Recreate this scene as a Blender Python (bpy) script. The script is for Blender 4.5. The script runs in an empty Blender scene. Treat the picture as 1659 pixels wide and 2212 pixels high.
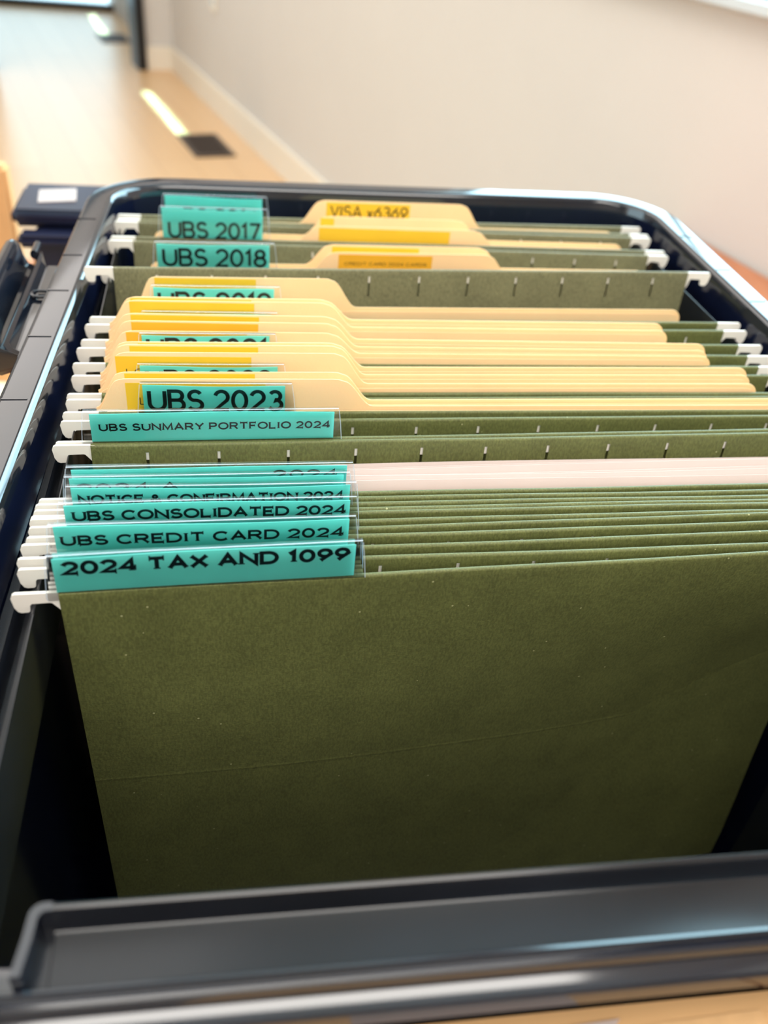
import bpy, bmesh, math, random
from mathutils import Matrix, Vector
random.seed(7)
C = bpy.context.scene.collection
SC = bpy.context.scene
S = 0.001            # geometry below is written in millimetres; z is measured from the tops of the hanging folders
FLOOR = -767.0
def W(x, y, z):
    return Vector((x * S, y * S, (z - FLOOR) * S))

# ------------------------------------------------------------------ camera
cam_d = bpy.data.cameras.new('camera')
cam = bpy.data.objects.new('camera', cam_d)
C.objects.link(cam)
RX = (0.98439, -0.15421, 0.08481); DN = (-0.02731, -0.60989, -0.79202); FW = (0.17386, 0.77734, -0.60458)
m = Matrix(((RX[0], -DN[0], -FW[0]), (RX[1], -DN[1], -FW[1]), (RX[2], -DN[2], -FW[2]))).to_4x4()
m.translation = W(46.68, -202.85, 184.01)
cam.matrix_world = m
cam_d.sensor_fit = 'HORIZONTAL'
cam_d.sensor_width = 7.3
cam_d.lens = 1888.16 / 1659 * 7.3
cam_d.clip_start = 0.01
cam_d.dof.use_dof = True
cam_d.dof.focus_distance = 0.312
cam_d.dof.aperture_fstop = cam_d.lens / 3.5
SC.camera = cam

# ------------------------------------------------------------------ world, lamps, exposure
w = bpy.data.worlds.new('world'); SC.world = w; w.use_nodes = True
w.node_tree.nodes['Background'].inputs[0].default_value = (0.60, 0.88, 1.0, 1)
w.node_tree.nodes['Background'].inputs[1].default_value = 3.2
SC.view_settings.view_transform = 'Standard'
SC.view_settings.look = 'None'
SC.view_settings.exposure = 0.0
SC.view_settings.gamma = 1.0
SC.view_settings.use_curve_mapping = False

WB = Vector((275.8, 2933.1)); WD = Vector((0.25918, -0.96583)); WN = Vector((-0.96583, -0.25918))   # right wall: base point, run, inward normal
def wall_pt(s, n, z):
    q = WB + WD * s + WN * n
    return (q.x, q.y, z)

def area(name, loc, direction, sx, sy, power, color, spread=180, portal=False):
    d = bpy.data.lights.new(name, 'AREA'); d.shape = 'RECTANGLE'; d.size = sx * S; d.size_y = sy * S
    d.energy = power; d.color = color; d.spread = math.radians(spread)
    if portal: d.cycles.is_portal = True
    o = bpy.data.objects.new(name, d); C.objects.link(o)
    o.location = W(*loc)
    o.rotation_euler = Vector(direction).to_track_quat('-Z', 'Y').to_euler()
    return o
area('daylight_window_right', wall_pt(1875, -25, 790), (WN.x, WN.y, -0.05), 1440, 1380, 66, (0.52, 0.85, 1.0))
area('room_fill_left', (-2900, -300, 850), (1, 0.1, -0.1), 2600, 1700, 12, (1.0, 0.96, 0.92))  # unseen soft fill added on the left for warm room light
area('room_fill_near', (-250, -1500, 1560), (0.08, 1, -0.85), 2400, 1300, 42, (1.0, 0.97, 0.93))  # added fill behind the camera, out of view, brightens surfaces facing it
area('overhead_fill_near', (150, -420, 1730), (0, 0, -1), 1100, 800, 28, (1.0, 0.96, 0.90))  # unseen overhead fill added to lift the lower face of the front folder
area('ceiling_light_middle', (-500, 800, 1690), (0.1, 0, -1), 1000, 1000, 5, (1.0, 0.95, 0.90))
area('ceiling_light_hall', (-900, 2900, 1700), (0, 0, -1), 1500, 3000, 38, (1.0, 0.96, 0.92))
area('far_room_light', (-1000, 5400, 1700), (0, 0, -1), 1600, 900, 13, (0.74, 0.92, 1.0))
for nm, s0, s1, wd in (('sunbeam_near', (-267, 4082), (-88, 3406), 34), ('sunbeam_far', (-685, 5926), (-548, 5304), 34)):
    mx, my = (s0[0] + s1[0]) / 2, (s0[1] + s1[1]) / 2
    o = area(nm, (mx, my, 300), (0, 0, -1), wd, math.hypot(s1[0] - s0[0], s1[1] - s0[1]), 0.6, (0.42, 1.0, 0.98), spread=1.5)
    o.rotation_euler = (0, 0, math.atan2(s1[1] - s0[1], s1[0] - s0[0]) - math.pi / 2)

# ------------------------------------------------------------------ materials
def mat(name, color, rough=0.5, spec=0.5, noise=None, bump=None, coat=0, metal=0, trans=None):
    M = bpy.data.materials.new(name); M.use_nodes = True
    nt = M.node_tree; b = nt.nodes['Principled BSDF']
    b.inputs['Base Color'].default_value = (*color, 1); b.inputs['Roughness'].default_value = rough
    b.inputs['Specular IOR Level'].default_value = spec; b.inputs['Coat Weight'].default_value = coat
    b.inputs['Coat Roughness'].default_value = 0.05; b.inputs['Metallic'].default_value = metal
    tc = nt.nodes.new('ShaderNodeTexCoord')
    if noise:
        sc, amt, stretch = noise
        mp = nt.nodes.new('ShaderNodeMapping'); mp.inputs['Scale'].default_value = stretch
        n = nt.nodes.new('ShaderNodeTexNoise'); n.inputs['Scale'].default_value = sc; n.inputs['Detail'].default_value = 5
        r = nt.nodes.new('ShaderNodeMapRange'); r.inputs[3].default_value = 1 - amt; r.inputs[4].default_value = 1 + amt
        r.inputs[1].default_value = 0.3; r.inputs[2].default_value = 0.7
        mx = nt.nodes.new('ShaderNodeVectorMath'); mx.operation = 'SCALE'; mx.inputs[0].default_value = color
        nt.links.new(tc.outputs['Object'], mp.inputs[0]); nt.links.new(mp.outputs[0], n.inputs['Vector'])
        nt.links.new(n.outputs[0], r.inputs[0]); nt.links.new(r.outputs[0], mx.inputs['Scale'])
        nt.links.new(mx.outputs[0], b.inputs['Base Color'])
    if bump:
        sc, st = bump
        n2 = nt.nodes.new('ShaderNodeTexNoise'); n2.inputs['Scale'].default_value = sc; n2.inputs['Detail'].default_value = 6
        bp = nt.nodes.new('ShaderNodeBump'); bp.inputs['Strength'].default_value = st; bp.inputs['Distance'].default_value = 0.0004
        nt.links.new(tc.outputs['Object'], n2.inputs['Vector']); nt.links.new(n2.outputs[0], bp.inputs['Height'])
        nt.links.new(bp.outputs[0], b.inputs['Normal'])
    return M
def lin(r, g, b):
    f = lambda c: (c / 255 / 12.92) if c / 255 <= 0.04045 else ((c / 255 + 0.055) / 1.055) ** 2.4
    return (f(r), f(g), f(b))

def green_paper(name='green_card', col=lin(93, 97, 54)):
    M = mat(name, col, 0.55, 0.4, (55, 0.10, (1, 1, 1)), (1500, 0.35))
    nt = M.node_tree; b = nt.nodes['Principled BSDF']
    src = b.inputs['Base Color'].links[0].from_socket
    tc = [n for n in nt.nodes if n.type == 'TEX_COORD'][0]
    # fine vertical fibre mottling and scattered pale flecks
    mp = nt.nodes.new('ShaderNodeMapping'); mp.inputs['Scale'].default_value = (1500, 1500, 600)
    n = nt.nodes.new('ShaderNodeTexNoise'); n.inputs['Scale'].default_value = 1; n.inputs['Detail'].default_value = 2
    r = nt.nodes.new('ShaderNodeMapRange'); r.inputs[1].default_value = .35; r.inputs[2].default_value = .65; r.inputs[3].default_value = .82; r.inputs[4].default_value = 1.2
    sc = nt.nodes.new('ShaderNodeVectorMath'); sc.operation = 'SCALE'
    nt.links.new(tc.outputs['Object'], mp.inputs[0]); nt.links.new(mp.outputs[0], n.inputs['Vector']); nt.links.new(n.outputs[0], r.inputs[0])
    nt.links.new(src, sc.inputs[0]); nt.links.new(r.outputs[0], sc.inputs['Scale'])
    v = nt.nodes.new('ShaderNodeTexVoronoi'); v.inputs['Scale'].default_value = 110
    lt = nt.nodes.new('ShaderNodeMath'); lt.operation = 'LESS_THAN'; lt.inputs[1].default_value = 0.042
    mix = nt.nodes.new('ShaderNodeMix'); mix.data_type = 'RGBA'; mix.inputs['B'].default_value = (*lin(160, 160, 115), 1)
    nt.links.new(tc.outputs['Object'], v.inputs['Vector']); nt.links.new(v.outputs['Distance'], lt.inputs[0])
    nt.links.new(lt.outputs[0], mix.inputs['Factor']); nt.links.new(sc.outputs[0], mix.inputs['A'])
    nt.links.new(mix.outputs['Result'], b.inputs['Base Color'])
    return M

def clear_sheet():
    M = bpy.data.materials.new('clear_plastic'); M.use_nodes = True; nt = M.node_tree
    nt.nodes.remove(nt.nodes['Principled BSDF']); out = nt.nodes['Material Output']
    t = nt.nodes.new('ShaderNodeBsdfTransparent'); t.inputs[0].default_value = (0.985, 0.99, 1.0, 1)
    g = nt.nodes.new('ShaderNodeBsdfGlossy'); g.inputs['Roughness'].default_value = 0.08
    f = nt.nodes.new('ShaderNodeFresnel'); f.inputs[0].default_value = 1.5
    mx = nt.nodes.new('ShaderNodeMixShader')
    nt.links.new(f.outputs[0], mx.inputs[0]); nt.links.new(t.outputs[0], mx.inputs[1]); nt.links.new(g.outputs[0], mx.inputs[2])
    nt.links.new(mx.outputs[0], out.inputs[0])
    return M
def translucent(M, color, amount):
    nt = M.node_tree; b = nt.nodes['Principled BSDF']; out = nt.nodes['Material Output']
    t = nt.nodes.new('ShaderNodeBsdfTranslucent'); t.inputs[0].default_value = (*color, 1)
    mx = nt.nodes.new('ShaderNodeMixShader'); mx.inputs[0].default_value = amount
    nt.links.new(b.outputs[0], mx.inputs[1]); nt.links.new(t.outputs[0], mx.inputs[2]); nt.links.new(mx.outputs[0], out.inputs[0])
    return M
EDGE = mat('plastic_edge', (0.62, 0.76, 0.92), 0.15, 0.8); EDGE.node_tree.nodes['Principled BSDF'].inputs['Alpha'].default_value = 0.55
GREEN = green_paper()
GREYGREEN = green_paper('grey_green_card', lin(110, 108, 80))  # lighter, greyer green card for the rear panels
CLEAR = clear_sheet()
HOOK = mat('white_coated_steel', lin(238, 232, 222), 0.4, 0.5, bump=(500, 0.1))
TEAL = mat('teal_card', lin(132, 255, 242), 0.45, 0.4, (60, 0.03, (1, 1, 1)), (900, .05))
INK = mat('black_ink', lin(14, 28, 32), 0.5, 0.3, (900, .2, (1, 1, 1)))
MANILA = mat('manila_card', lin(255, 230, 182), 0.6, 0.3, (25, 0.03, (1, 1, 1)), (900, 0.15))
YELLOW = mat('yellow_label', lin(250, 200, 52), 0.5, 0.4, (50, 0.04, (1, 1, 1)))
ORANGE = mat('orange_label', lin(252, 184, 50), 0.5, 0.4, (50, 0.04, (1, 1, 1)))
PAPER = mat('white_paper', lin(208, 193, 187), 0.7, 0.3, (40, 0.02, (1, 1, 1)), (400, .1))
BLACK = mat('black_plastic', (0.006, 0.008, 0.014), 0.09, 0.85, (20, 0.3, (1, 1, 1)), (30, 0.015))
POCKET = mat('satin_black_plastic', (0.007, 0.008, 0.011), 0.19, 0.42, (20, 0.3, (1, 1, 1)), (40, 0.02))
BLACKIN = mat('black_plastic_inside', (0.004, 0.006, 0.018), 0.13, 0.5, (20, 0.3, (1, 1, 1)), (25, 0.05))
NAVY = mat('dark_navy_plastic', (0.006, 0.008, 0.026), 0.35, 0.3, (20, 0.2, (1, 1, 1)))
KRAFT = mat('kraft_board', lin(214, 170, 120), 0.75, 0.2, (18, 0.06, (1, 1, 6)), (300, .2))
TAPE = mat('packing_tape', lin(212, 170, 122), 0.5, 0.3, (300, 0.05, (1, 1, 1)))
WALL = mat('wall_paint', lin(212, 206, 200), 0.7, 0.3, (4, 0.012, (1, 1, 1)), (350, .08))
TRIM = mat('white_trim', lin(236, 226, 210), 0.4, 0.4, (8, 0.01, (1, 1, 1)))
SILL = mat('sill_paint', lin(205, 214, 218), 0.25, 0.5, (8, 0.01, (1, 1, 1)))
DOORBLACK = mat('black_door_paint', lin(22, 24, 28), 0.35, 0.4, (8, 0.1, (1, 1, 1)))
BRONZE = mat('dark_bronze_metal', lin(70, 56, 48), 0.45, 0.4, (60, 0.1, (1, 1, 1)))
REDWOOD = mat('reddish_wood', lin(190, 122, 84), 0.4, 0.4, (8, 0.14, (12, 1, 12)), (60, .05))
OAKPOST = mat('oak_wood', lin(214, 160, 108), 0.5, 0.4, (10, 0.18, (8, 8, 1)), (60, .05))
CREAM = mat('cream_sheet', lin(255, 240, 205), 0.9, 0.1, (200, 0.04, (1, 1, 1)), (900, .3))
translucent(MANILA, lin(255, 200, 126), .26); translucent(TEAL, lin(90, 240, 220), .10)
translucent(YELLOW, lin(255, 200, 50), .1); translucent(ORANGE, lin(255, 180, 40), .1); translucent(PAPER, lin(255, 235, 225), .3)
GLASS = clear_sheet(); GLASS.name = 'window_glass'

def floor_mat():
    M = mat('oak_floor', lin(222, 178, 128), 0.32, 0.8); nt = M.node_tree; b = nt.nodes['Principled BSDF']
    tc = [n for n in nt.nodes if n.type == 'TEX_COORD'][0]
    mp = nt.nodes.new('ShaderNodeMapping'); mp.inputs['Rotation'].default_value = (0, 0, math.radians(75 - 180))
    br = nt.nodes.new('ShaderNodeTexBrick'); br.inputs['Scale'].default_value = 1; br.inputs['Brick Width'].default_value = 1.2
    br.inputs['Row Height'].default_value = 0.125; br.inputs['Mortar Size'].default_value = 0.0015
    br.inputs['Color1'].default_value = (*lin(224, 184, 138), 1); br.inputs['Color2'].default_value = (*lin(219, 177, 129), 1)
    br.inputs['Mortar'].default_value = (*lin(190, 150, 108), 1)
    nt.links.new(tc.outputs['Object'], mp.inputs[0]); nt.links.new(mp.outputs[0], br.inputs['Vector']); nt.links.new(br.outputs[0], b.inputs['Base Color'])
    return M
FLOORM = floor_mat()

# ------------------------------------------------------------------ object helpers
def root_loc(parent):
    v = Vector((0, 0, 0))
    while parent is not None:
        v += parent.location; parent = parent.parent
    return v
def obj(name, verts, faces, mats, parent=None, mi=None, smooth=35, loc=None):
    """verts in mm; linked as ONE mesh object"""
    base = root_loc(parent) if parent else (W(*loc) if loc else Vector((0, 0, 0)))
    me = bpy.data.meshes.new(name)
    me.from_pydata([W(*v) - base for v in verts], [], faces)
    for mm in (mats if isinstance(mats, (list, tuple)) else [mats]): me.materials.append(mm)
    if mi:
        for p, i in zip(me.polygons, mi): p.material_index = i
    if smooth:
        for p in me.polygons: p.use_smooth = True
        me.set_sharp_from_angle(angle=math.radians(smooth))
    me.update()
    o = bpy.data.objects.new(name, me); C.objects.link(o)
    if parent: o.parent = parent
    else: o.location = base
    return o
def fixn(o):
    bm = bmesh.new(); bm.from_mesh(o.data); bmesh.ops.recalc_face_normals(bm, faces=bm.faces); bm.to_mesh(o.data); bm.free(); return o
def bevel(o, w, n=2):
    bm = bmesh.new(); bm.from_mesh(o.data)
    bmesh.ops.remove_doubles(bm, verts=bm.verts, dist=1e-6)
    bmesh.ops.bevel(bm, geom=[e for e in bm.edges if e.calc_face_angle(0) > 0.6], offset=w * S, segments=n, affect='EDGES', clamp_overlap=True)
    for f in bm.faces: f.smooth = True
    bm.to_mesh(o.data); bm.free(); o.data.set_sharp_from_angle(angle=math.radians(50)); return o
def tag(o, label=None, cat=None, group=None, kind=None):
    if label: o['label'] = label
    if cat: o['category'] = cat
    if group: o['group'] = group
    if kind: o['kind'] = kind
    return o
def thing(name, loc, label, cat, group=None):
    o = bpy.data.objects.new(name, None); C.objects.link(o); o.location = W(*loc); o.empty_display_size = .02
    return tag(o, label, cat, group)
def box(x0, x1, y0, y1, z0, z1):
    v = [(x, y, z) for x in (x0, x1) for y in (y0, y1) for z in (z0, z1)]
    f = [(0, 1, 3, 2), (4, 6, 7, 5), (0, 4, 5, 1), (2, 3, 7, 6), (0, 2, 6, 4), (1, 5, 7, 3)]
    return v, f
def join(*parts):
    V, F = [], []
    for v, f in parts:
        n = len(V); V += list(v); F += [tuple(i + n for i in q) for q in f]
    return V, F
def wbox(s0, s1, n0, n1, z0, z1):      # a box laid out along the right wall
    v, f = box(s0, s1, n0, n1, z0, z1)
    return [wall_pt(*q) for q in v], f
def extrude_poly(pts, place, t):
    """pts: 2-D outline; place(a, b, d) -> xyz; closed slab of thickness t"""
    n = len(pts)
    V = [place(a, b, 0) for a, b in pts] + [place(a, b, t) for a, b in pts]
    F = [tuple(range(n - 1, -1, -1)), tuple(range(n, 2 * n))] + [(i, (i + 1) % n, n + (i + 1) % n, n + i) for i in range(n)]
    return V, F
def arcpts(cx, cy, rx, ry, a0, a1, n):
    return [(cx + rx * math.cos(math.radians(a0 + (a1 - a0) * i / n)), cy + ry * math.sin(math.radians(a0 + (a1 - a0) * i / n))) for i in range(n + 1)]

# ------------------------------------------------------------------ stroke lettering
A_ = arcpts
G = {
 'U': (.78, [[(0, 1), (0, .36)] + A_(.39, .36, .39, .36, 180, 360, 12)[1:] + [(.78, 1)]]),
 'B': (.72, [[(0, 0), (0, 1), (.42, 1)] + A_(.42, .76, .24, .24, 90, -90, 8)[1:] + [(0, .52)], [(.42, .52)] + A_(.44, .26, .28, .26, 90, -90, 8) + [(0, 0)]]),
 'S': (.70, [A_(.35, .75, .30, .25, 25, 250, 12) + A_(.35, .26, .35, .26, 75, -155, 12)]),
 'C': (.86, [A_(.46, .5, .46, .5, 42, 318, 18)]),
 'R': (.78, [[(0, 0), (0, 1), (.45, 1)] + A_(.45, .74, .27, .26, 90, -90, 8)[1:] + [(0, .48)], [(.42, .48), (.76, 0)]]),
 'E': (.66, [[(.66, 1), (0, 1), (0, 0), (.68, 0)], [(0, .52), (.54, .52)]]),
 'F': (.64, [[(.64, 1), (0, 1), (0, 0)], [(0, .50), (.54, .50)]]),
 'D': (.84, [[(0, 0), (0, 1), (.38, 1)] + A_(.38, .5, .46, .5, 90, -90, 14)[1:] + [(0, 0)]]),
 'I': (.12, [[(.06, 0), (.06, 1)]]),
 'T': (.78, [[(0, 1), (.78, 1)], [(.39, 1), (.39, 0)]]),
 'A': (.88, [[(0, 0), (.44, 1), (.88, 0)], [(.16, .33), (.72, .33)]]),
 'O': (.96, [A_(.48, .5, .48, .5, 90, 450, 22)]),
 'N': (.82, [[(0, 0), (0, 1), (.82, 0), (.82, 1)]]),
 'L': (.62, [[(0, 1), (0, 0), (.62, 0)]]),
 'M': (.96, [[(0, 0), (.06, 1), (.48, .12), (.90, 1), (.96, 0)]]),
 'Y': (.82, [[(0, 1), (.41, .48), (.82, 1)], [(.41, .48), (.41, 0)]]),
 'P': (.70, [[(0, 0), (0, 1), (.42, 1)] + A_(.42, .73, .28, .27, 90, -90, 8)[1:] + [(0, .46)]]),
 'X': (.80, [[(0, 0), (.80, 1)], [(0, 1), (.80, 0)]]),
 'V': (.80, [[(0, 1), (.40, 0), (.80, 1)]]),
 'x': (.50, [[(0, 0), (.50, .62)], [(0, .62), (.50, 0)]]),
 '&': (.86, [[(.86, 0), (.24, .66)] + A_(.38, .79, .17, .20, 200, -20, 10) + [(.18, .42)] + A_(.32, .23, .28, .24, 140, 330, 10) + [(.78, .52)]]),
 '0': (.70, [A_(.35, .5, .35, .5, 90, 450, 20)]),
 '1': (.34, [[(0, .78), (.24, 1), (.24, 0)]]),
 '2': (.70, [A_(.35, .69, .33, .31, 165, -38, 12) + [(.02, 0), (.72, 0)]]),
 '3': (.68, [A_(.33, .75, .28, .25, 150, -80, 10) + A_(.33, .27, .35, .27, 80, -150, 10)]),
 '4': (.76, [[(.56, 0), (.56, 1), (0, .27), (.76, .27)]]),
 '5': (.68, [[(.62, 1), (.14, 1), (.08, .56)] + A_(.33, .32, .35, .32, 125, -150, 12)]),
 '6': (.70, [[(.56, 1), (.08, .48)] + A_(.35, .32, .33, .32, 150, 510, 18)]),
 '7': (.66, [[(0, 1), (.66, 1), (.22, 0)]]),
 '8': (.68, [A_(.34, .76, .27, .24, -90, 270, 14), A_(.34, .27, .34, .27, 90, 450, 16)]),
 '9': (.70, [A_(.35, .68, .33, .32, -30, 330, 18) + [(.62, .52), (.14, 0)]]),
}
def text_mesh(s, x0, x1, z0, h, t, gap=.26, serif=False, place=None):
    """letters between x0 and x1 (mm), baseline z0, cap height h, stroke t (share of cap height)"""
    adv, items = 0, []
    for ch in s:
        if ch == ' ': adv += .42; continue
        wd, st = G[ch]; items.append((adv, st)); adv += wd + gap
    sx = (x1 - x0) / (adv - gap)
    V, F = [], []
    th = t * h / 2
    for off, st in items:
        for pl in st:
            p = [Vector((x0 + (off + a) * sx, z0 + b * h)) for a, b in pl]
            closed = (p[0] - p[-1]).length < 1e-6
            if closed: p = p[:-1]
            n = len(p); L = []
            for i in range(n):
                a = p[i - 1] if (i > 0 or closed) else None
                b = p[(i + 1) % n] if (i < n - 1 or closed) else None
                d1 = (p[i] - a).normalized() if a is not None else None
                d2 = (b - p[i]).normalized() if b is not None else None
                d1 = d1 or d2; d2 = d2 or d1
                nn = Vector((-d1.y - d2.y, d1.x + d2.x))
                if nn.length < 1e-3: nn = Vector((-d1.y, d1.x))
                nn.normalize()
                k = min(1 / max(.35, nn.dot(Vector((-d1.y, d1.x)))), 2.2)
                L.append((p[i] + nn * th * k, p[i] - nn * th * k))
            b0 = len(V)
            for q, r in L: V += [place(q.x, q.y), place(r.x, r.y)]
            for i in range(n if closed else n - 1):
                j = (i + 1) % n
                F.append((b0 + 2 * i, b0 + 2 * i + 1, b0 + 2 * j + 1, b0 + 2 * j))
            if serif and not closed:
                for e, d in ((p[0], (p[0] - p[1]).normalized()), (p[-1], (p[-1] - p[-2]).normalized())):
                    q = Vector((-d.y, d.x)); bb = len(V); diag = min(abs(d.x), abs(d.y)) > .25; hw, ht = th * (1.25 if diag else 1.6), th * .33
                    for sa, sb in ((-1, -1), (1, -1), (1, 1), (-1, 1)):
                        r = e + q * hw * sa + d * ht * (sb - .6); V.append(place(r.x, r.y))
                    F.append((bb, bb + 1, bb + 2, bb + 3))
    return V, F

# ------------------------------------------------------------------ the setting
def struct(name, vf, m_, parent=None, smooth=0, loc=None):
    o = obj(name, vf[0], vf[1], m_, parent, smooth=smooth, loc=loc)
    if parent is None: o['kind'] = 'structure'
    return o
CEIL = 1750
struct('floor', box(-3400, 2200, -3200, 6200, FLOOR - 40, FLOOR), FLOORM)
struct('ceiling', box(-3400, 2200, -3200, 6200, CEIL, CEIL + 40), WALL)
struct('wall_right', join(wbox(-3420, 1150, -120, 0, FLOOR, CEIL), wbox(1150, 2600, -120, 0, FLOOR, 62),
    wbox(1150, 2600, -120, 0, 1500, CEIL), wbox(2600, 6300, -120, 0, FLOOR, CEIL)), WALL)
def fbox(u0, u1, v0, v1, z0, z1):      # a box in the frame of the wall at the end of the hall (u runs left, v runs away)
    o = Vector((-162.5, 4566.4)); ux = Vector((-0.9658, -0.2592)); vx = Vector((-0.2592, 0.9658))
    v, f = box(u0, u1, v0, v1, z0, z1)
    return [((o + ux * a + vx * b).x, (o + ux * a + vx * b).y, c) for a, b, c in v], f
struct('wall_far', join(fbox(0, 128, 0, 110, FLOOR, CEIL), fbox(128, 860, 0, 110, 1330, CEIL), fbox(860, 3400, 0, 110, FLOOR, CEIL)), WALL)
d1 = tag(thing('door_1', (-500, 4480, FLOOR), None, None), kind='structure')
for nm, a, b in (('door_frame', 128, 172), ('door_frame', 800, 860)):
    struct(nm, fbox(a, b, -25, 140, FLOOR, 1330), DOORBLACK, d1)
struct('door_frame', fbox(172, 800, -25, 140, 1275, 1330), DOORBLACK, d1)
struct('wall_end', join(box(-3400, -2150, 6050, 6150, FLOOR, CEIL), box(-450, 2200, 6050, 6150, FLOOR, CEIL), box(-2150, -450, 6050, 6150, 1500, CEIL)), WALL)
d2 = tag(thing('door_2', (-1300, 6080, FLOOR), None, None), kind='structure')
struct('door_frame', join(box(-2150, -2080, 6060, 6120, FLOOR, 1500), box(-520, -450, 6060, 6120, FLOOR, 1500), box(-2080, -520, 6060, 6120, 1430, 1500)), DOORBLACK, d2)
struct('door_rail', box(-2080, -520, 6065, 6115, FLOOR, FLOOR + 38), DOORBLACK, d2)
struct('door_glass', box(-2080, -520, 6085, 6091, FLOOR + 38, 1430), GLASS, d2)
struct('wall_left', join(box(-3400, -3300, -3200, -1500, FLOOR, CEIL), box(-3400, -3300, 1200, 6200, FLOOR, CEIL), box(-3400, -3300, -1500, 1200, FLOOR, FLOOR + 700), box(-3400, -3300, -1500, 1200, 1650, CEIL)), WALL)
struct('wall_near', box(-3400, 2200, -3200, -3100, FLOOR, CEIL), WALL)
struct('baseboard_right', wbox(-1690, 6000, 0, 14, FLOOR, FLOOR + 100), TRIM)
struct('baseboard_far', join(fbox(0, 126, -14, 0, FLOOR, FLOOR + 100), fbox(865, 3200, -14, 0, FLOOR, FLOOR + 100)), TRIM)
w1 = tag(thing('window_1', wall_pt(1875, 0, 62), None, None), kind='structure')
bevel(struct('window_sill', wbox(1090, 2660, -60, 26, 44, 62), SILL, w1), 3, 3)
struct('window_frame', join(wbox(1150, 1205, -90, -30, 63, 1500), wbox(2545, 2600, -90, -30, 63, 1500), wbox(1205, 2545, -90, -30, 63, 115),
    wbox(1205, 2545, -90, -30, 1450, 1500), wbox(1860, 1890, -85, -35, 115, 1450)), SILL, w1)
struct('window_pane', wbox(1205, 1860, -62, -58, 115, 1450), GLASS, w1)
struct('window_pane', wbox(1890, 2545, -62, -58, 115, 1450), GLASS, w1)

# outlet plate far down the right wall, floor registers, door stop
pl = thing('wall_outlet', wall_pt(-905, 0, -330), 'small pale outlet plate on the long beige wall near the hall corner', 'outlet')
bevel(obj('cover_plate', *wbox(-945, -865, 0.3, 7, -395, -270), TRIM, pl), 2)
for zz in (-362, -303): bevel(obj('socket', *wbox(-921, -889, 6, 9, zz - 14, zz + 14), SILL, pl), 2)
def register(cx, cy, wd, ln, label):
    t = thing('floor_register', (cx, cy, FLOOR), label, 'floor vent', 'floor registers in the hallway')
    ux, uy = Vector((0.9658, 0.2592)), Vector((-0.2592, 0.9658))
    def rb(a0, a1, b0, b1, z0, z1):
        v, f = box(a0, a1, b0, b1, z0, z1)
        return [(cx + ux.x * a + uy.x * b, cy + ux.y * a + uy.y * b, c) for a, b, c in v], f
    h, l = wd / 2, ln / 2; z = FLOOR + .5
    obj('frame', *join(rb(-h, h, -l, -l + 16, z, z + 5), rb(-h, h, l - 16, l, z, z + 5), rb(-h, -h + 16, -l + 16, l - 16, z, z + 5), rb(h - 16, h, -l + 16, l - 16, z, z + 5)), BRONZE, t, smooth=0)
    obj('duct_plate', *rb(-h + 16, h - 16, -l + 16, l - 16, z, z + 1), DOORBLACK, t, smooth=0)
    n = 12
    for i in range(n):
        b = -l + 22 + (2 * l - 44) * i / (n - 1)
        obj('slat', *rb(-h + 16, h - 16, b - 4, b + 4, z + 1.5, z + 4.5), BRONZE, t, smooth=0)
register(-3, 3285, 150, 285, 'dark bronze floor register nearer the black tote, beside the baseboard')
register(-500, 5235, 150, 230, 'dark floor register in the far room beyond the black doorway')

# ------------------------------------------------------------------ bench and what stands on it
bt = thing('wooden_bench', (300, 500, FLOOR), 'low reddish wooden bench against the beige wall, carrying the black tote', 'bench')
BT = -262
def bench_poly(inset=0):
    pr = [wall_pt(s, 3 + inset, 0)[:2] for s in (1900, 3500)]
    return [(-215 + inset, -560 + inset), (pr[1][0], -560 + inset), (pr[0][0], 1092 - inset), (-215 + inset, 900 - inset)]
bp_ = bench_poly()
V, F = extrude_poly(bp_, lambda a, b, d: (a, b, BT - d), 28); fixn(obj('bench_top', V, F, REDWOOD, bt, smooth=0))
for x, y in ((-180, -520), (-180, 850), (700, -520), (700, 900)):
    obj('leg', *box(x - 30, x + 30, y - 30, y + 30, FLOOR, BT - 28), REDWOOD, bt, smooth=0)
ap = obj('apron', *join(box(-190, 690, -540, -520, BT - 100, BT - 28), box(-195, -175, -490, 820, BT - 100, BT - 28)), REDWOOD, bt, smooth=0)

# thin wavy cream sheet lying on the bench left of the tote
n1, n2 = 14, 26; V = []; F = []
for i in range(n1 + 1):
    for j in range(n2 + 1):
        x = -205 + 160 * i / n1; y = 60 + 545 * j / n2
        V.append((x, y, BT + 3 + 1.6 * math.sin(x * .05 + y * .02) + 1.2 * math.sin(y * .043)))
for i in range(n1):
    for j in range(n2):
        a = i * (n2 + 1) + j; F.append((a, a + n2 + 1, a + n2 + 2, a + 1))
cl = obj('bench_sheet', V, F, CREAM, loc=(-120, 300, BT), smooth=60)
sm = cl.modifiers.new('thickness', 'SOLIDIFY'); sm.thickness = .002; sm.offset = -1
tag(cl, 'cream sheet lying on the bench at the left of the black tote', 'cloth')

# wooden upright behind on the left
po = thing('wooden_stand', (-190, 640, BT), 'light oak upright stand at the left edge, behind the tote latch', 'stand')
for i, (a, b, y0) in enumerate(((-262, -182, 606), (-178, -133, 600))):
    bevel(obj('board', *box(a, b, y0, y0 + 22, BT, -60), OAKPOST, po, smooth=0), 3)
bevel(obj('base', *box(-270, -128, 590, 680, BT + .2, BT + 22), OAKPOST, po, smooth=0), 3)

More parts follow.
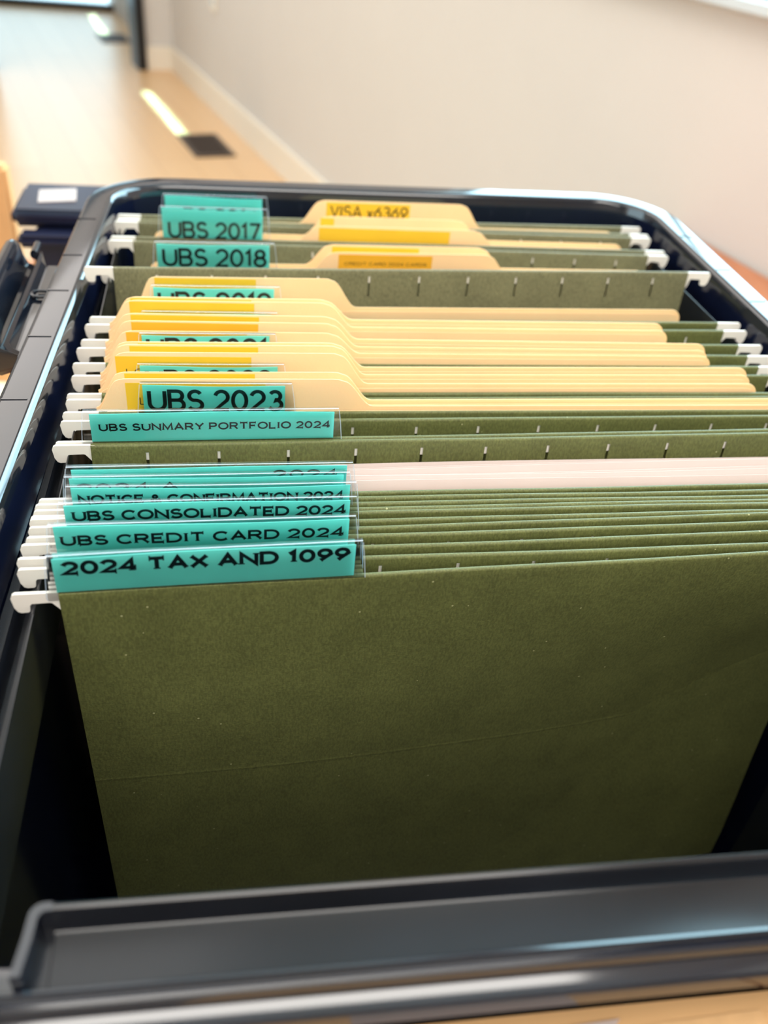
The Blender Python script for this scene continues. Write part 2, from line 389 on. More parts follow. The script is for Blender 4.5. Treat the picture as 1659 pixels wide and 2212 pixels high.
# second black box behind the tote, with a white sticker
bb = thing('plastic_box', (60, 530, BT), 'low dark navy plastic box with white sticker behind the tote', 'box')
bevel(obj('body', *box(-98, 240, 482, 560, BT + .3, -74), NAVY, bb, smooth=0), 6, 3)
bevel(obj('lid', *box(-112, 252, 497, 566, -73.5, -60), NAVY, bb, smooth=0), 4, 3)
bevel(obj('lid_rim', *box(-106, 246, 476, 496.5, -82, -73), NAVY, bb, smooth=0), 3, 2)
V = [(-94, 516, -59.7), (-66, 522, -59.7), (-69, 551, -59.7), (-97, 545, -59.7)]
st = obj('sticker', *extrude_poly([(v[0], v[1]) for v in V], lambda a, b, d: (a, b, -59.8 + d), .5), PAPER, bb, smooth=0)
fixn(st); st['label'] = 'blank white rectangular sticker'

# kraft carton in front of the tote
ct = thing('cardboard_carton', (215, -265, BT), 'closed kraft cardboard carton just in front of the black tote', 'box')
fixn(obj('carton_body', *extrude_poly([(22, -118.5), (440, -131), (440, -430), (22, -430)], lambda a, b, d: (a, b, -33 - d), -33 - BT - .3), KRAFT, ct, smooth=0))
fixn(obj('flap', *extrude_poly([(23, -118.6), (173.5, -123.1), (168.5, -150), (168.5, -429), (23, -429)], lambda a, b, d: (a, b, -28.5 - d), 4), KRAFT, ct, smooth=0))
fixn(obj('flap', *extrude_poly([(176, -123.2), (439, -131), (439, -429), (171, -429), (171, -150)], lambda a, b, d: (a, b, -30.5 - d), 2), KRAFT, ct, smooth=0))
tp = fixn(obj('tape', *box(24, 168, -170, -127, -28.4, -28.2), TAPE, ct, smooth=0)); tp['label'] = 'clear packing tape strip'
lb = fixn(obj('carton_label', *extrude_poly([(70, -126), (133, -125), (124, -133), (122, -168), (70, -168)], lambda a, b, d: (a, b, -28.1 + d), .15), PAPER, ct, smooth=0)); lb['label'] = 'white shipping label'

# ------------------------------------------------------------------ the black tote
def rpoly(off, seg=9):
    BL, BR, FR, FL = (-15.7, 356), (324.5, 358), (309.0, -120.6), (-29.6, -111.5)
    out = []
    for (cx, cy), (sx, sy), r, a0 in ((BR, (1, 1), 34, 0), (BL, (-1, 1), 34, 90), (FL, (-1, -1), 34, 180), (FR, (1, -1), 34, 270)):
        r2 = max(r + off, 4); x0 = cx + sx * off - sx * r2; y0 = cy + sy * off - sy * r2
        for i in range(seg + 1):
            a = math.radians(a0 + 90 * i / seg); out.append((x0 + r2 * math.cos(a), y0 + r2 * math.sin(a)))
    return out
def densify(pts, step=18):
    return pts
def zdrop(y, z):
    if z < -24: return z
    k = min(1, max(0, (-66 - y) / 30)); k = k * k * (3 - 2 * k)
    return z - 9.5 * k * max(0, (z + 7) / 15.3) + 1.5 * k
def loft(stations, close_bottom=False):
    V, F = [], []
    n = None
    for off, z in stations:
        pts = rpoly(off)
        # extra points on the long sides so the rim can drop near the front
        dense = []
        for i in range(len(pts)):
            a, b = pts[i], pts[(i + 1) % len(pts)]
            L = math.hypot(a[0] - b[0], a[1] - b[1]); k = 24 if L > 100 else 1
            for j in range(k): dense.append((a[0] + (b[0] - a[0]) * j / k, a[1] + (b[1] - a[1]) * j / k))
        n = len(dense); V += [(x, y, zdrop(y, z)) for x, y in dense]
    for s in range(len(stations) - 1):
        for i in range(n):
            j = (i + 1) % n; F.append((s * n + i, s * n + j, (s + 1) * n + j, (s + 1) * n + i))
    return V, F, n
tote = thing('file_tote', (145, 130, BT), 'open glossy black plastic file tote holding the hanging folders', 'storage box')
V, F, n = loft([(-9, -256), (-6, -150), (-3.5, -40), (-2.6, -10), (-1.2, 2)])
F.append(tuple(range(n)))
obj('inner_wall', V, F, BLACKIN, tote, smooth=40)
V, F, n = loft([(-1.2, 2), (-.5, 5.4), (0, 6.6), (.6, 7.2), (1.15, 7.62), (1.65, 7.95), (2.0, 8.12), (2.5, 8.18), (12.0, 8.18), (12.6, 8.1), (13.3, 7.9), (13.8, 7.4), (13.9, 6.8), (13.9, -7), (12.6, -7), (12.4, 3), (4, 3), (3, -20)])
obj('rim', V, F, BLACK, tote, smooth=20)
V, F, n = loft([(3, -20), (-.5, -60), (-4, -150), (-7, -259), (-10, -261.5)])
F.append(tuple(range((4) * n, 5 * n)))
obj('outer_wall', V, F, BLACK, tote, smooth=40)
# small joints across the left and right rim flange
for side in (0, 1):
    for k, yy in enumerate((46, 98, 150, 197, 240, 292)):
        x0 = (-26 + .029 * yy - 12.8) if side == 0 else (312.8 + .033 * yy + 3.0)
        obj('rim_joint', *box(x0, x0 + 9.2, yy - .35, yy + .35, 7.4, 8.5), BLACK, tote, smooth=0)
# folder rails: rib, channel floor and bracket foot
for side, y0, y1 in ((-1, -98, 346), (1, -20, 346)):
    V, F = [], []; prof = None
    for y in (y0, y1):
        rib, wall = (-11.4, -23.6 + .029 * y) if side < 0 else (307.6, 309.4 + .033 * y)
        q = (lambda t: rib + (wall - rib) * t); d = -side * 1.0     # d points from the wall towards the folders
        prof = [(q(1), -14), (q(.62), -14), (q(.60), -9.6), (q(.56), -9), (q(.50), -9.6), (q(.46), -16), (rib - .5 * d, -16), (rib - .4 * d, -5), (rib, -4.3), (rib + .4 * d, -4.3), (rib + .7 * d, -5), (rib + .8 * d, -32), (rib - 1.4 * d, -32), (rib - 1.6 * d, -18), (q(1), -18)]
        V += [(a, y, b) for a, b in prof]
    n = len(prof); F = [tuple(range(n)), tuple(range(n, 2 * n))] + [(i, (i + 1) % n, n + (i + 1) % n, n + i) for i in range(n)]
    fixn(obj('folder_rail', V, F, POCKET, tote, smooth=40))
# front ledge with its sunk pocket and ridges (slightly skewed to the folders)
pocket = [(0, -60), (0, 6.6), (-.35, 7.8), (-1.0, 8.2), (-1.7, 7.9), (-2.1, 7.0), (-2.6, 2.3), (-3.0, 1.7), (-3.6, 1.5), (-14.6, 1.5), (-14.6, -60)]
ridge = [(-14.5, 1.2), (-14.9, 2.8), (-15.4, 3.5), (-16.1, 3.6), (-16.7, 2.9), (-17.1, 2.5), (-17.5, 2.8), (-18.1, 3.2), (-18.8, 2.9), (-19.4, 1.9), (-19.8, .9), (-20.4, .6), (-23.2, .4), (-23.9, -.3), (-24.1, -1.4), (-24.1, -4.6), (-23.4, -5.2), (-14.4, -5.2)]
def ledge(a, x, b):
    return (x, -102.4 + a - .030 * (x - 6), b)
def run(sec, xs):
    V, F = [], []; m_ = len(sec); k_ = len(xs)
    for x in xs: V += [ledge(a, x, b) for a, b in sec]
    for i in range(k_ - 1):
        for j in range(m_): k = (j + 1) % m_; F.append((i * m_ + j, i * m_ + k, (i + 1) * m_ + k, (i + 1) * m_ + j))
    return V, F + [tuple(range(m_)), tuple(range((k_ - 1) * m_, k_ * m_))]
fixn(obj('front_pocket', *run(pocket, [9.0 + 279 * i / 20 for i in range(21)]), POCKET, tote, smooth=30))
fixn(obj('front_ridge', *run(ridge, [-12 + 306 * i / 20 for i in range(21)]), BLACK, tote, smooth=30))
for r in (1, -1):
    X = (lambda a: a) if r == 1 else (lambda a: 297 - a)
    pts = [(9.2, -102.5)] + arcpts(7.6, -105.4, 2.9, 2.9, 90, 180, 6) + [(4.2, -110), (3.0, -117.2), (5.0, -117.2), (6.2, -110), (6.6, -105.6)] + arcpts(8.2, -105.9, 1.5, 1.5, 170, 95, 3) + [(9.2, -104.4)]
    pts = [(X(a), b - .030 * (X(a) - 6)) for a, b in pts]
    e = fixn(obj('pocket_end', *extrude_poly(pts, lambda a, b, d: (a, b, 8.15 - d), 60), BLACK, tote, smooth=30)); bevel(e, .6, 2)
for b_ in (box(5.5, 9.2, -117, -104, -10, 1.5), box(287.5, 291.5, -126, -112, -10, 1.5)): fixn(obj('pocket_floor', *b_, POCKET, tote, smooth=0))

YS = {-1: 0, 1: -92}
def latch(side):
    t = obj('latch', *(lambda vf: vf)(latch_mesh(side)), BLACK, tote, smooth=40); fixn(t)
    t['label'] = 'swung-out black latch with raised grip'
    X = (lambda a: a) if side < 0 else (lambda a: 292 - a)
    # hinge pin and wire loop
    dy = YS[side]
    V, F = [], []
    for i in range(13):
        a = math.pi * 2 * i / 12; V += [(X(-47.5) + 1.9 * math.cos(a), 249 + dy, 4.2 + 2.4 * math.sin(a)), (X(-47.5) + 1.9 * math.cos(a), 262 + dy, 4.2 + 2.4 * math.sin(a))]
    F = [(2 * i, 2 * i + 1, 2 * i + 3, 2 * i + 2) for i in range(12)] + [tuple(range(0, 24, 2)), tuple(range(1, 25, 2))]
    fixn(obj('hinge_pin', V, F, BLACK, t))
    V, F = [], []
    R_, r_ = 3.6, .9
    for i in range(20):
        a = 2 * math.pi * i / 20
        for j in range(8):
            b = 2 * math.pi * j / 8
            V.append((X(-38.2) + (R_ + r_ * math.cos(b)) * math.cos(a) * 1.2, 206 + dy + (R_ + r_ * math.cos(b)) * math.sin(a), 2.2 + r_ * math.sin(b)))
    for i in range(20):
        for j in range(8):
            F.append((i * 8 + j, ((i + 1) % 20) * 8 + j, ((i + 1) % 20) * 8 + (j + 1) % 8, i * 8 + (j + 1) % 8))
    obj('loop', V, F, BLACK, t)
def latch_mesh(side):
    X = (lambda a: a) if side < 0 else (lambda a: 292 - a)
    sec = [(-30.8, 1.0), (-40.0, 1.0), (-41.2, .6), (-42.0, 1.8), (-43.2, 3.6), (-45, 4.0), (-46.6, 2.6), (-48.5, -2), (-50.5, -6), (-52.5, -5), (-54.3, 1), (-55.3, 8), (-56.4, 10.2), (-58.2, 10.8), (-60.4, 9.8), (-65, 4), (-68, -6),
           (-69, -10), (-67, -12), (-62, 2), (-57.5, 6.5), (-56.3, 1), (-54, -7), (-50.5, -10), (-46, -7), (-44, -2), (-41.5, -2), (-30.8, -2.2)]
    n = len(sec); V, F = [], []
    ys = [(146, .0), (147, .5), (149, .82), (153, 1), (200, 1), (236, 1), (244, 1), (249, 1), (252, .9), (254, .7)]
    for y, k in ys:
        for a, b in sec:
            aa = -30.8 + (a + 30.8) * (k if y < 160 else 1); bb = b if k == 1 else b * k
            yy = y + (0 if a > -44 else (y - 200) * .06)
            if y > 236 and a > -44: yy = min(yy, 243)
            V.append((X(aa), yy + YS[side], bb))
    for i in range(len(ys) - 1):
        for j in range(n): F.append((i * n + j, i * n + (j + 1) % n, (i + 1) * n + (j + 1) % n, (i + 1) * n + j))
    F += [tuple(range(n)), tuple(range((len(ys) - 1) * n, len(ys) * n))]
    return V, F
latch(-1); latch(1)

# ------------------------------------------------------------------ hanging folders
CARD_W = 303.2
PITCH, M0 = 26.3, (CARD_W - 263.0) / 2
BOT = -235
def amp(Y): return max(0, 29 * (1 - Y / 76))
def sstep(t): t = min(1, max(0, t)); return t * t * (3 - 2 * t)
def panel_fn(rod, bottom_y, ph, wav=.35, top=0.0):
    a, k = rod
    def f(x, z):
        t = min(1, max(0, (top - z) / (top - BOT)))
        y0 = a + k * x; yb = bottom_y
        bl = amp(a) * (x / 298) ** 2 * (sstep(-z / 105) - .25 * sstep((-z - 120) / 110))
        return y0 + (yb - a) * t * .9 + bl + wav * math.sin(x * .021 + ph) + wav * .4 * math.sin(x * .06 + 2 * ph)
    return f
def sheet(f, x0, top, front, slots, crease):
    """folded-over card: a front panel is solid outside; a back panel shows its slotted inner flap"""
    sgn = 1 if front else -1         # direction from the visible layer to the layer behind the rod
    xs = [0]
    for i in range(11):
        c = M0 + PITCH * i; xs += [c - 10, c - .55, c + .55, c + 10]
    xs = sorted(set(xs + [CARD_W, 5, 298]))
    slotcols = set()
    for i in range(11): slotcols.add(xs.index(M0 + PITCH * i - .55))
    hid = 2.0
    zs_vis = [BOT] + [-200, -160, -128] 
    main = [BOT, -215, -190, -165, -140, -122]
    if crease: main += ['c--', 'c-', 'c0', 'c+', 'c++']
    main += [-80, -60, -40, -24, -14, -8, -3.4, -1.0]
    flapz = [-1.0, -3.4, -14, -24]
    path = []            # (layer offset, z, is_slot_row_below)
    if front:
        for z in main: path.append((0, z))
        for a in (30, 60, 90, 120, 150): path.append((hid / 2 - hid / 2 * math.cos(math.radians(a)), -1.0 + math.sin(math.radians(a)) * 1.0))
        for z in flapz: path.append((hid, z))
    else:
        for z in main: path.append((hid, z))
        for a in (30, 60, 90, 120, 150): path.append((hid / 2 + hid / 2 * math.cos(math.radians(a)), -1.0 + math.sin(math.radians(a)) * 1.0))
        for z in flapz: path.append((0, z))
    V, F = [], []
    for off, z in path:
        for x in xs:
            zz = z; dy = 0
            if isinstance(z, str):
                zc = -94 - 15 * (x / 298.5); zz = zc + {'c--': -1.5, 'c-': -.45, 'c0': 0, 'c+': .45, 'c++': 1.5}[z]; dy = -.09 if z == 'c0' else 0
            zt = zz + top if zz > -120 else zz + top * (zz - BOT) / (-120 - BOT)
            V.append((x0 + x, f(x, zt) + off + dy, zt))
    nx = len(xs)
    for r in range(len(path) - 1):
        za, zb = path[r][1], path[r + 1][1]
        slot = (not front) and not isinstance(za, str) and not isinstance(zb, str) and min(za, zb) >= -14.01 and max(za, zb) <= -3.39 
        for c in range(nx - 1):
            if slot and c in slotcols: continue
            F.append((r * nx + c, r * nx + c + 1, (r + 1) * nx + c + 1, (r + 1) * nx + c))
    return V, F
def rod_mesh(f, x0, top, W_=CARD_W):
    """flat coated steel bar with a hook at each end"""
    left = [(1.5, -.2), (-12.4, -.2), (-13.2, -.7), (-13.7, -1.9), (-13.2, -5.6), (-12.3, -7.3), (-11.4, -7.7), (-9.4, -7.6), (-8.9, -7.1), (-8.6, -4.8), (-8.0, -4.2), (-2.8, -4.0), (-2.2, -4.2), (.2, -7.4), (1.5, -7.9)]
    right = [(W_ - x, z) for x, z in reversed(left)]
    V, F = [], []
    def put(x, z, d):
        xx = min(max(x, 0), W_); return (x0 + x, f(xx, top - 2) + .45 + d, z + top)
    # hooks: polygons, and a straight bar strip between them following the card
    for poly in (left, right):
        b = len(V); n = len(poly)
        V += [put(x, z, 0) for x, z in poly] + [put(x, z, 1.1) for x, z in poly]
        F += [tuple(range(b, b + n)), tuple(range(b + 2 * n - 1, b + n - 1, -1))] + [(b + i, b + (i + 1) % n, b + n + (i + 1) % n, b + n + i) for i in range(n)]
    xs = [1.5 + (W_ - 3) * i / 16 for i in range(17)]
    b = len(V)
    for x in xs: V += [put(x, -.9, 0), put(x, -7.0, 0), put(x, -7.0, 1.1), put(x, -.9, 1.1)]
    for i in range(16):
        for j in range(4): F.append((b + 4 * i + j, b + 4 * i + (j + 1) % 4, b + 4 * i + 4 + (j + 1) % 4, b + 4 * i + 4 + j))
    return V, F
def make_tab(root, f, xa, xb, zt, ptext, wide, ex=(1.6, 2.2), seed=0):
    """clear plastic tab with a printed card insert"""
    Y = lambda x: f(x, -1) + .5
    zb = -3.0
    V, F = [], []
    xl, xr = xa - ex[0], xb + ex[1]
    ns = 10
    rows = [(zb, -1.3, 0), (zb + 1.2, -1.6, 0), (zt * .5, -.8, 0), (zt - .5, 0, .02), (zt - .1, 0, .2), (zt + .02, 0, .55), (zt + .04, 0, 1.5), (zt - .2, 0, 1.8), (zt * .5, -.8, 1.9), (zb, -1.3, 2.0)]
    for z, fl, d in rows:
        for i in range(ns + 1):
            x = (xl + fl) + (xr - fl - xl - fl) * i / ns
            V.append((x, Y(xa + (xb - xa) * i / ns) - .35 + d, z))
    for r in range(len(rows) - 1):
        for i in range(ns): a = r * (ns + 1) + i; F.append((a, a + 1, a + ns + 2, a + ns + 1))
    mi = [1 if ns * 4 <= k < ns * 5 else 0 for k in range(len(F))]
    for e, sg in ((0, -1), (ns, 1)):
        for r in (0, 1, 2):
            a, b_ = V[r * (ns + 1) + e], V[(r + 1) * (ns + 1) + e]; n0 = len(V)
            V += [a, (a[0] + sg * .28, a[1], a[2]), (b_[0] + sg * .28, b_[1], b_[2]), b_]; F.append((n0, n0 + 1, n0 + 2, n0 + 3)); mi.append(1)
    tab = obj('index_tab', V, F, [CLEAR, EDGE], root, smooth=50, mi=mi)
    rnd = random.Random(seed)
    # card with a slightly wavy top edge, then the printed letters a hair in front
    ph = rnd.uniform(0, 6); zc = zt - .75
    V, F = [], []
    N = 16
    for d in (0, .22):
        for z in (zb + .4, 0, None):
            for i in range(N + 1):
                x = xa + (xb - xa) * i / N
                zz = (zc - .45 + .3 * math.sin(i * .35 + ph) - .25 * (i / N)) if z is None else z
                V.append((x, Y(x) + .1 + d, zz))
    q = N + 1
    for L in (0, 3):
        for r in (0, 1):
            for i in range(N):
                a = (L + r) * q + i; F.append((a, a + 1, a + q + 1, a + q) if L == 0 else (a, a + q, a + q + 1, a + 1))
    for i in range(N): F.append((2 * q + i, 2 * q + i + 1, 5 * q + i + 1, 5 * q + i))
    mi = [0] * len(F)
    if ptext:
        s, tx0, tx1, tz, th, sw, serif, gap = ptext
        tv, tf = text_mesh(s, tx0, tx1, tz, th, sw, gap, serif, place=lambda x, z: (x, Y(x) + .04, z))
        b = len(V); V += tv; F += [tuple(i + b for i in g) for g in tf]; mi += [1] * len(tf)
    ins = obj('label_card', V, F, [TEAL, INK], tab, mi=mi, smooth=0)
    return tab

CG = 'hanging file folders in the black tote'
# name: front rod (y at x=0, slope), back rod, x shift, tab (x0, x1, top z), text, label
FOLD = [
 ((-1.3, .0243), (9.5, -.002), -4.1, (-4.4, 84.8, 14.2), ('2024 TAX AND 1099', -1.6, 82.6, 7.0, 4.1, .31, True, .30), 'dark green hanging folder nearest the camera, teal tab printed 2024 TAX AND 1099'),
 ((14.4, .0051), (21.2, -.0015), -5.0, (-6.2, 84.5, 13.0), ('UBS CREDIT CARD 2024', -4.2, 82.8, 4.9, 3.2, .27, True, .28), 'green hanging folder with teal tab printed UBS CREDIT CARD 2024'),
 ((25.0, .0027), (30.2, -.0108), -4.0, (-4.4, 86.0, 13.4), ('UBS CONSOLIDATED 2024', -1.8, 84.6, 6.4, 3.2, .27, True, .26), 'green hanging folder with teal tab printed UBS CONSOLIDATED 2024'),
 ((34.6, -.0106), (36.1, -.0072), -4.3, (-3.4, 87.1, 12.9), ('NOTICE & CONFIRMATION 2024', -1.2, 84.9, 6.0, 2.95, .27, True, .26), 'green hanging folder with teal tab printed NOTICE & CONFIRMATION 2024'),
 ((39.5, -.0105), (42.6, -.009), -3.8, (-4.4, 85.5, 13.4), ('2024 A', -2.0, 30.0, 7.4, 2.8, .27, True, .3), 'green hanging folder directly behind the NOTICE & CONFIRMATION one'),
 ((45.0, -.0026), (78.0, .0087), -3.1, (-4.6, 87.4, 13.1), ('2024', 62.0, 84.0, 7.2, 2.8, .27, True, .3), 'green hanging folder spread open around a sheaf of white paper'),
 ((80.3, .0097), (95.0, -.0034), -2.4, (-2.6, 87.0, 13.1), ('UBS SUNMARY PORTFOLIO 2024', .6, 85.4, 4.7, 2.6, .24, True, .30), 'green hanging folder with teal tab printed UBS SUNMARY PORTFOLIO 2024'),
 ((101.4, -.0091), (111.0, -.0007), -2.4, (14.9, 69.6, 12.9), ('UBS 2023', 17.2, 68.3, 1.0, 8.3, .185, False, .24), 'green hanging folder with teal tab printed UBS 2023, just behind the portfolio tab'),
 ((115.6, -.0052), (130.7, -.0003), -2.6, (13.2, 67.5, 13.6), ('UBS 2022', 15.8, 64.8, 2.0, 8.3, .185, False, .24), 'green hanging folder with half-hidden teal tab printed UBS 2022, in front of the LO manila'),
 ((141.4, -.0068), (155.2, -.016), -3.4, (12.4, 65.5, 14.2), ('UBS 2021', 14.8, 64.2, 3.0, 8.3, .185, False, .24), 'green hanging folder with half-hidden teal tab printed UBS 2021, right of the orange label corner'),
 ((162.7, -.0036), (178.0, -.0009), -2.4, (12.1, 67.5, 14.0), ('UBS 2020', 14.6, 65.2, 2.4, 8.3, .185, False, .24), 'green hanging folder whose teal tab barely shows between UBS 2019 and UBS 2021'),
 ((185.8, .0039), (214.2, .0311), -1.2, (15.0, 70.0, 16.0), ('UBS 2019', 17.5, 68.1, 4.0, 8.3, .185, False, .24), 'green hanging folder with raised slotted back panel and UBS 2019 tab'),
 ((241.7, .0241), (282.5, -.007), -1.6, (13.7, 70.8, 15.2), ('UBS 2018', 17.0, 68.7, 2.8, 8.3, .175, False, .24), 'green hanging folder with teal tab printed UBS 2018, directly behind the raised slotted panel'),
 ((288.7, -.0027), (312.1, -.0058), -0.6, (14.4, 69.3, 17.4), ('UBS 2017', 18.0, 67.5, .4, 8.3, .175, False, .24), 'green hanging folder with teal tab printed UBS 2017, before the rearmost folder'),
 ((316.6, -.0018), (323.8, .0179), 0.2, (14.8, 70.3, 15.0), ('UBS 2016', 17.9, 67.4, -1.6, 8.3, .175, False, .24), 'rearmost green hanging folder, its UBS tab text mostly hidden behind UBS 2017'),
]
FN = []
for i, (fr, bk, x0, tab, txt, lab) in enumerate(FOLD):
    mid = (fr[0] + bk[0]) / 2
    top = 12.6 if i == 11 else 0.0
    root = thing('hanging_folder', (x0 + 149, mid, BOT), lab, 'file folder', CG)
    ff = panel_fn(fr, mid - .5, i * 1.3, .3 if i < 6 else .2)
    fb = panel_fn(bk, mid + .5, i * 1.3 + .6, .3 if i < 6 else .2, top)
    FN.append((ff, fb))
    xb = -5.2 if i == 11 else x0
    V, F = sheet(ff, x0, 0, True, False, i == 0); o = obj('front_panel', V, F, GREYGREEN if i > 11 else GREEN, root, smooth=50)
    V, F = sheet(lambda x, z: fb(x, z) - (0), xb, top, False, True, False); o = obj('back_panel', V, F, GREYGREEN if i >= 11 else GREEN, root, smooth=50)
    V, F = rod_mesh(ff, x0, 0); obj('hanger_bar', V, F, HOOK, root, smooth=0)
    V, F = rod_mesh(fb, xb, top); obj('hanger_bar', V, F, HOOK, root, smooth=0)
    make_tab(root, lambda x, z, f=ff: f(x - x0, z), tab[0], tab[1], tab[2], txt, True, ex=((1.4, 2.0) if i != 6 else (2.0, 1.6)) if i < 7 else (.8, 2.6), seed=i)

# ------------------------------------------------------------------ manila folders
def manila(Y, k, zt, zb, xl, xr, t0, t1, label, lab_rng=None, lab_mat=None, text=None, drop=0, botY=None, txt_args=None):
    root = thing('manila_folder', ((xl + xr) / 2, Y, -232), label, 'manila folder', 'manila folders inside the hanging folders')
    dY = (botY - Y) if botY is not None else 0
    def P(a, b, d):
        return (a, Y + k * a + dY * max(0, -b) / 235 + d, b)
    def scurve(xa, za, xb, zb_, n=8):
        return [(xa + (xb - xa) * i / n, za + (zb_ - za) * sstep(i / n)) for i in range(n + 1)]
    out = []
    if t0 < 40:      # tab at the left end
        out += [(xl, -232), (xl, zb - 3)] + scurve(xl, zb - 3, t0 + 5, zt - .6, 8)[1:] + [(t0 + 7, zt - .1), (t0 + 9, zt)]
    else:
        out += [(xl, -232), (xl, zb - 5)] + arcpts(xl + 5, zb - 5, 5, 5, 180, 90, 5)[1:] + scurve(t0 - 9, zb, t0 + 4, zt - .6, 8) + [(t0 + 6, zt - .1), (t0 + 8, zt)]
    out += [(t1 - 9, zt), (t1 - 6.5, zt - .15), (t1 - 4.5, zt - .9)] + scurve(t1 - 4.5, zt - .9, t1 + 8, zb, 9)[1:]
    out += arcpts(xr - 6, zb - 6, 6, 6, 90, 0, 6) + [(xr, -232)]
    fixn(obj('back_leaf', *extrude_poly(out, P, .35), MANILA, root, smooth=0))
    zf = zb - 1.6
    fo = [(xl, -232), (xl, zf - 5)] + arcpts(xl + 5, zf - 5, 5, 5, 180, 90, 5)[1:] + arcpts(xr - 7, zf - 6, 6, 6, 90, 0, 6) + [(xr - 1, -232)]
    fixn(obj('front_leaf', *extrude_poly(fo, lambda a, b, d: P(a, b, d - 1.1 - .5 * max(0, -b) / 235 * 0), .35), MANILA, root, smooth=0))
    if lab_rng:
        a0, a1 = lab_rng; zt2 = zt - .5 - drop
        V, F = extrude_poly([(a0, zt2 - 12.5), (a1, zt2 - 12.7), (a1, zt2 - .2), (a0, zt2)], lambda a, b, d: P(a, b, d - .14), .1)
        mi = [0] * len(F)
        if text:
            s, tx0, tx1, tz, th, sw = text
            tv, tf = text_mesh(s, tx0, tx1, tz, th, sw, .22, False, place=lambda x, z: P(x, z, -.2))
            b = len(V); V += tv; F += [tuple(q + b for q in g) for g in tf]; mi += [1] * len(tf)
        o = obj('label_sticker', V, F, [lab_mat or YELLOW, INK], root, mi=mi, smooth=0)
    return root
MID = lambda i: (FOLD[i][0][0] + FOLD[i][1][0]) / 2
ML = [
 (103.3, -.0074, 13.9, 1.6, 7, 'front-most manila folder, standing behind the UBS 2023 tab', (8.5, 62), YELLOW, ('L', 13.6, 20, 2.8, 3.0, .12)),
 (108.1, -.0032, 14.2, 1.4, 7, 'manila folder just behind the front-most one, yellow label edge showing', (8.0, 58), YELLOW, None),
 (118.6, -.0042, 17.2, 3.2, 8, 'manila folder with yellow label lettered LO behind the UBS 2022 tab', (3.8, 57), YELLOW, ('LO', 7.8, 14.6, 7.0, 3.0, .12)),
 (124.7, -.0023, 17.4, 4.0, 8, 'manila folder behind the one lettered LO', (9, 60), YELLOW, None),
 (128.4, -.0011, 16.8, 5.6, 8, 'manila folder second behind the one lettered LO', (12, 60), YELLOW, None),
 (143.6, -.0082, 14.2, 4.6, 9, 'manila folder with orange label corner left of the UBS 2021 tab', (6, 56), ORANGE, None),
 (148.3, -.0114, 16.6, 5.6, 9, 'manila folder with deep orange label strip behind the UBS 2021 tab', (8, 61), ORANGE, None),
 (152.4, -.0142, 18.0, 7.4, 9, 'manila folder with golden label strip behind the deep orange one', (7.6, 61.5), YELLOW, None),
 (166.2, -.0031, 17.7, 6.0, 10, 'manila folder with pale yellow label beside the UBS 2020 tab', (6.0, 60), YELLOW, None),
 (172.0, -.0020, 16.7, 7.0, 10, 'manila folder with thin yellow label strip behind the UBS 2020 tab', (6, 59), YELLOW, None),
 (196.5, .0135, 15.8, 1.2, 11, 'rearmost left-tab manila folder against the raised slotted panel', (15, 62), YELLOW, None),
]
for (Y, k, zt, zb, fi, lab, lr, lm, tx) in ML:
    xr = {7: 297, 8: 287, 9: 275, 10: 263, 11: 287}[fi]
    dt = 8 if fi == 11 else 0
    manila(Y, k, zt, zb, -4 + dt, xr, .8 + dt, 97.5 + dt * .7, lab, lr, lm, tx, botY=MID(fi) + (Y - MID(fi)) * .2, drop=(1.2 if tx else .1))
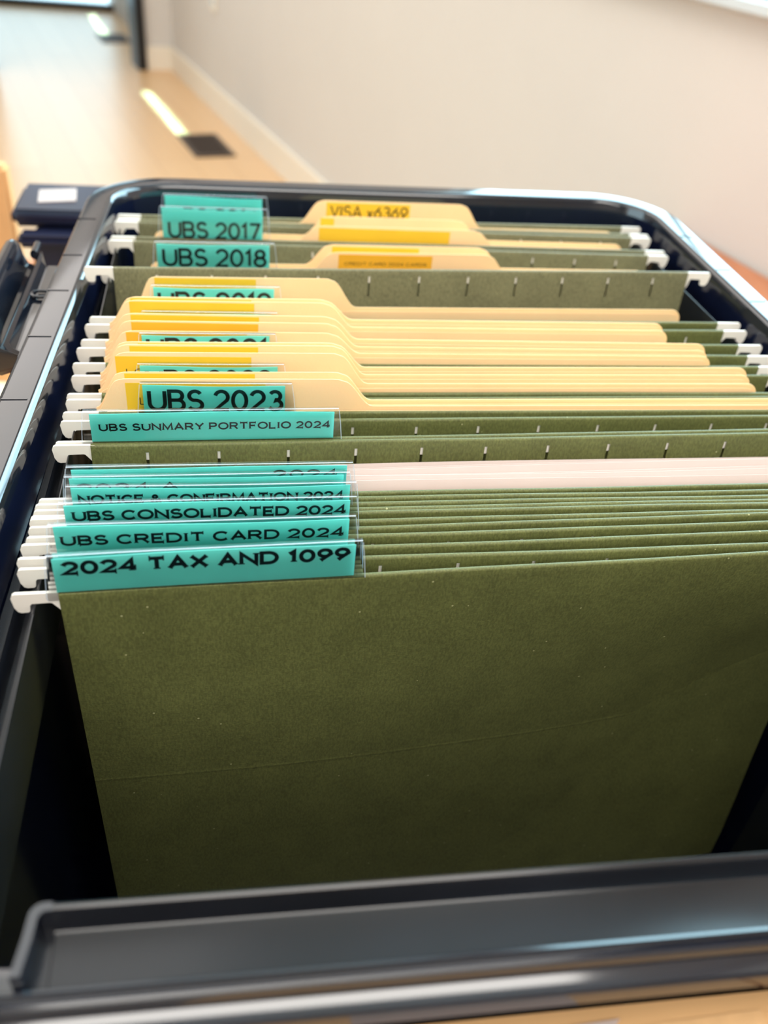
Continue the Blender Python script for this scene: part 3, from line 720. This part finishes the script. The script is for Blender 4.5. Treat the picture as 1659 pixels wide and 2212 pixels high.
CL = [
 (251.9, .0163, 7.5, -4.5, 12, 101, 198.5, 'centre-tab manila folder with small printing on orange label', (108.6, 161), ORANGE, ('CREDIT CARD 2024 CARDS', 112, 158, .6, 1.5, .14), 292),
 (262.1, .0085, 8.2, -3.5, 12, 100, 196.5, 'centre-tab manila folder just behind the small-print orange label', (106, 155), YELLOW, None, 294),
 (295.7, -.0037, 6.9, -2.4, 13, 97.5, 201, 'centre-tab manila folder with yellow strip in front of VISA one', (102, 180), YELLOW, None, 295),
 (307.4, -.0052, 8.6, -3, 13, 103, 193.5, 'blank centre-tab manila folder directly in front of the VISA one', (104, 112), YELLOW, None, 296),
 (320.2, .0080, 13.1, -1.0, 14, 101, 198.5, 'centre-tab manila folder with yellow label lettered VISA x6369', (108.8, 160), YELLOW, ('VISA x6369', 111.5, 158.5, 3.4, 6.6, .14), 296),
]
for (Y, k, zt, zb, fi, t0, t1, lab, lr, lm, tx, xr) in CL:
    manila(Y, k, zt, zb, 8, xr, t0, t1, lab, lr, lm, tx, botY=MID(fi) + (Y - MID(fi)) * .2, drop=.6)

# ------------------------------------------------------------------ white papers in the sixth folder
PL = ['front-most white paper sheet standing in the wide-open green folder', 'white paper sheet just behind the front-most one of the sheaf', 'white paper sheet near the middle of the sheaf, toward the camera', 'white paper sheet near the middle of the sheaf, toward the slotted panel', 'lower white paper sheet, one in front of the rearmost of the sheaf', 'rearmost and lowest white paper sheet, against the slotted green panel']
for i, (Y, k, zt, lean, ph) in enumerate(((54, .000, -1.8, 0, 0.2), (58.2, .001, -2.0, 0, 1.4), (62, .002, -4.0, 0, 2.2), (65.5, .003, -3.6, 0, 3.5), (69, .004, -6.0, 0, 4.4), (72.5, .004, -7.2, 0, 5.6))):
    V, F = [], []
    nx, nz = 24, 8
    for r in range(nz + 1):
        for c in range(nx + 1):
            x = 14 + i * .8 + 277 * c / nx; z = zt + .5 * math.sin(x * .012 + ph) - (zt + 231) * (1 - r / nz)
            V.append((x, Y + k * x + (61 - Y) * .6 * (1 - r / nz) + .6 * math.sin(x * .02 + ph) , z))
    for r in range(nz):
        for c in range(nx): a = r * (nx + 1) + c; F.append((a, a + 1, a + nx + 2, a + nx + 1))
    o = obj('paper_sheet', V, F, PAPER, loc=(150, Y, -231), smooth=60)
    sm = o.modifiers.new('thickness', 'SOLIDIFY'); sm.thickness = .0002
    tag(o, PL[i], 'paper', 'sheaf of white papers in the open green folder')
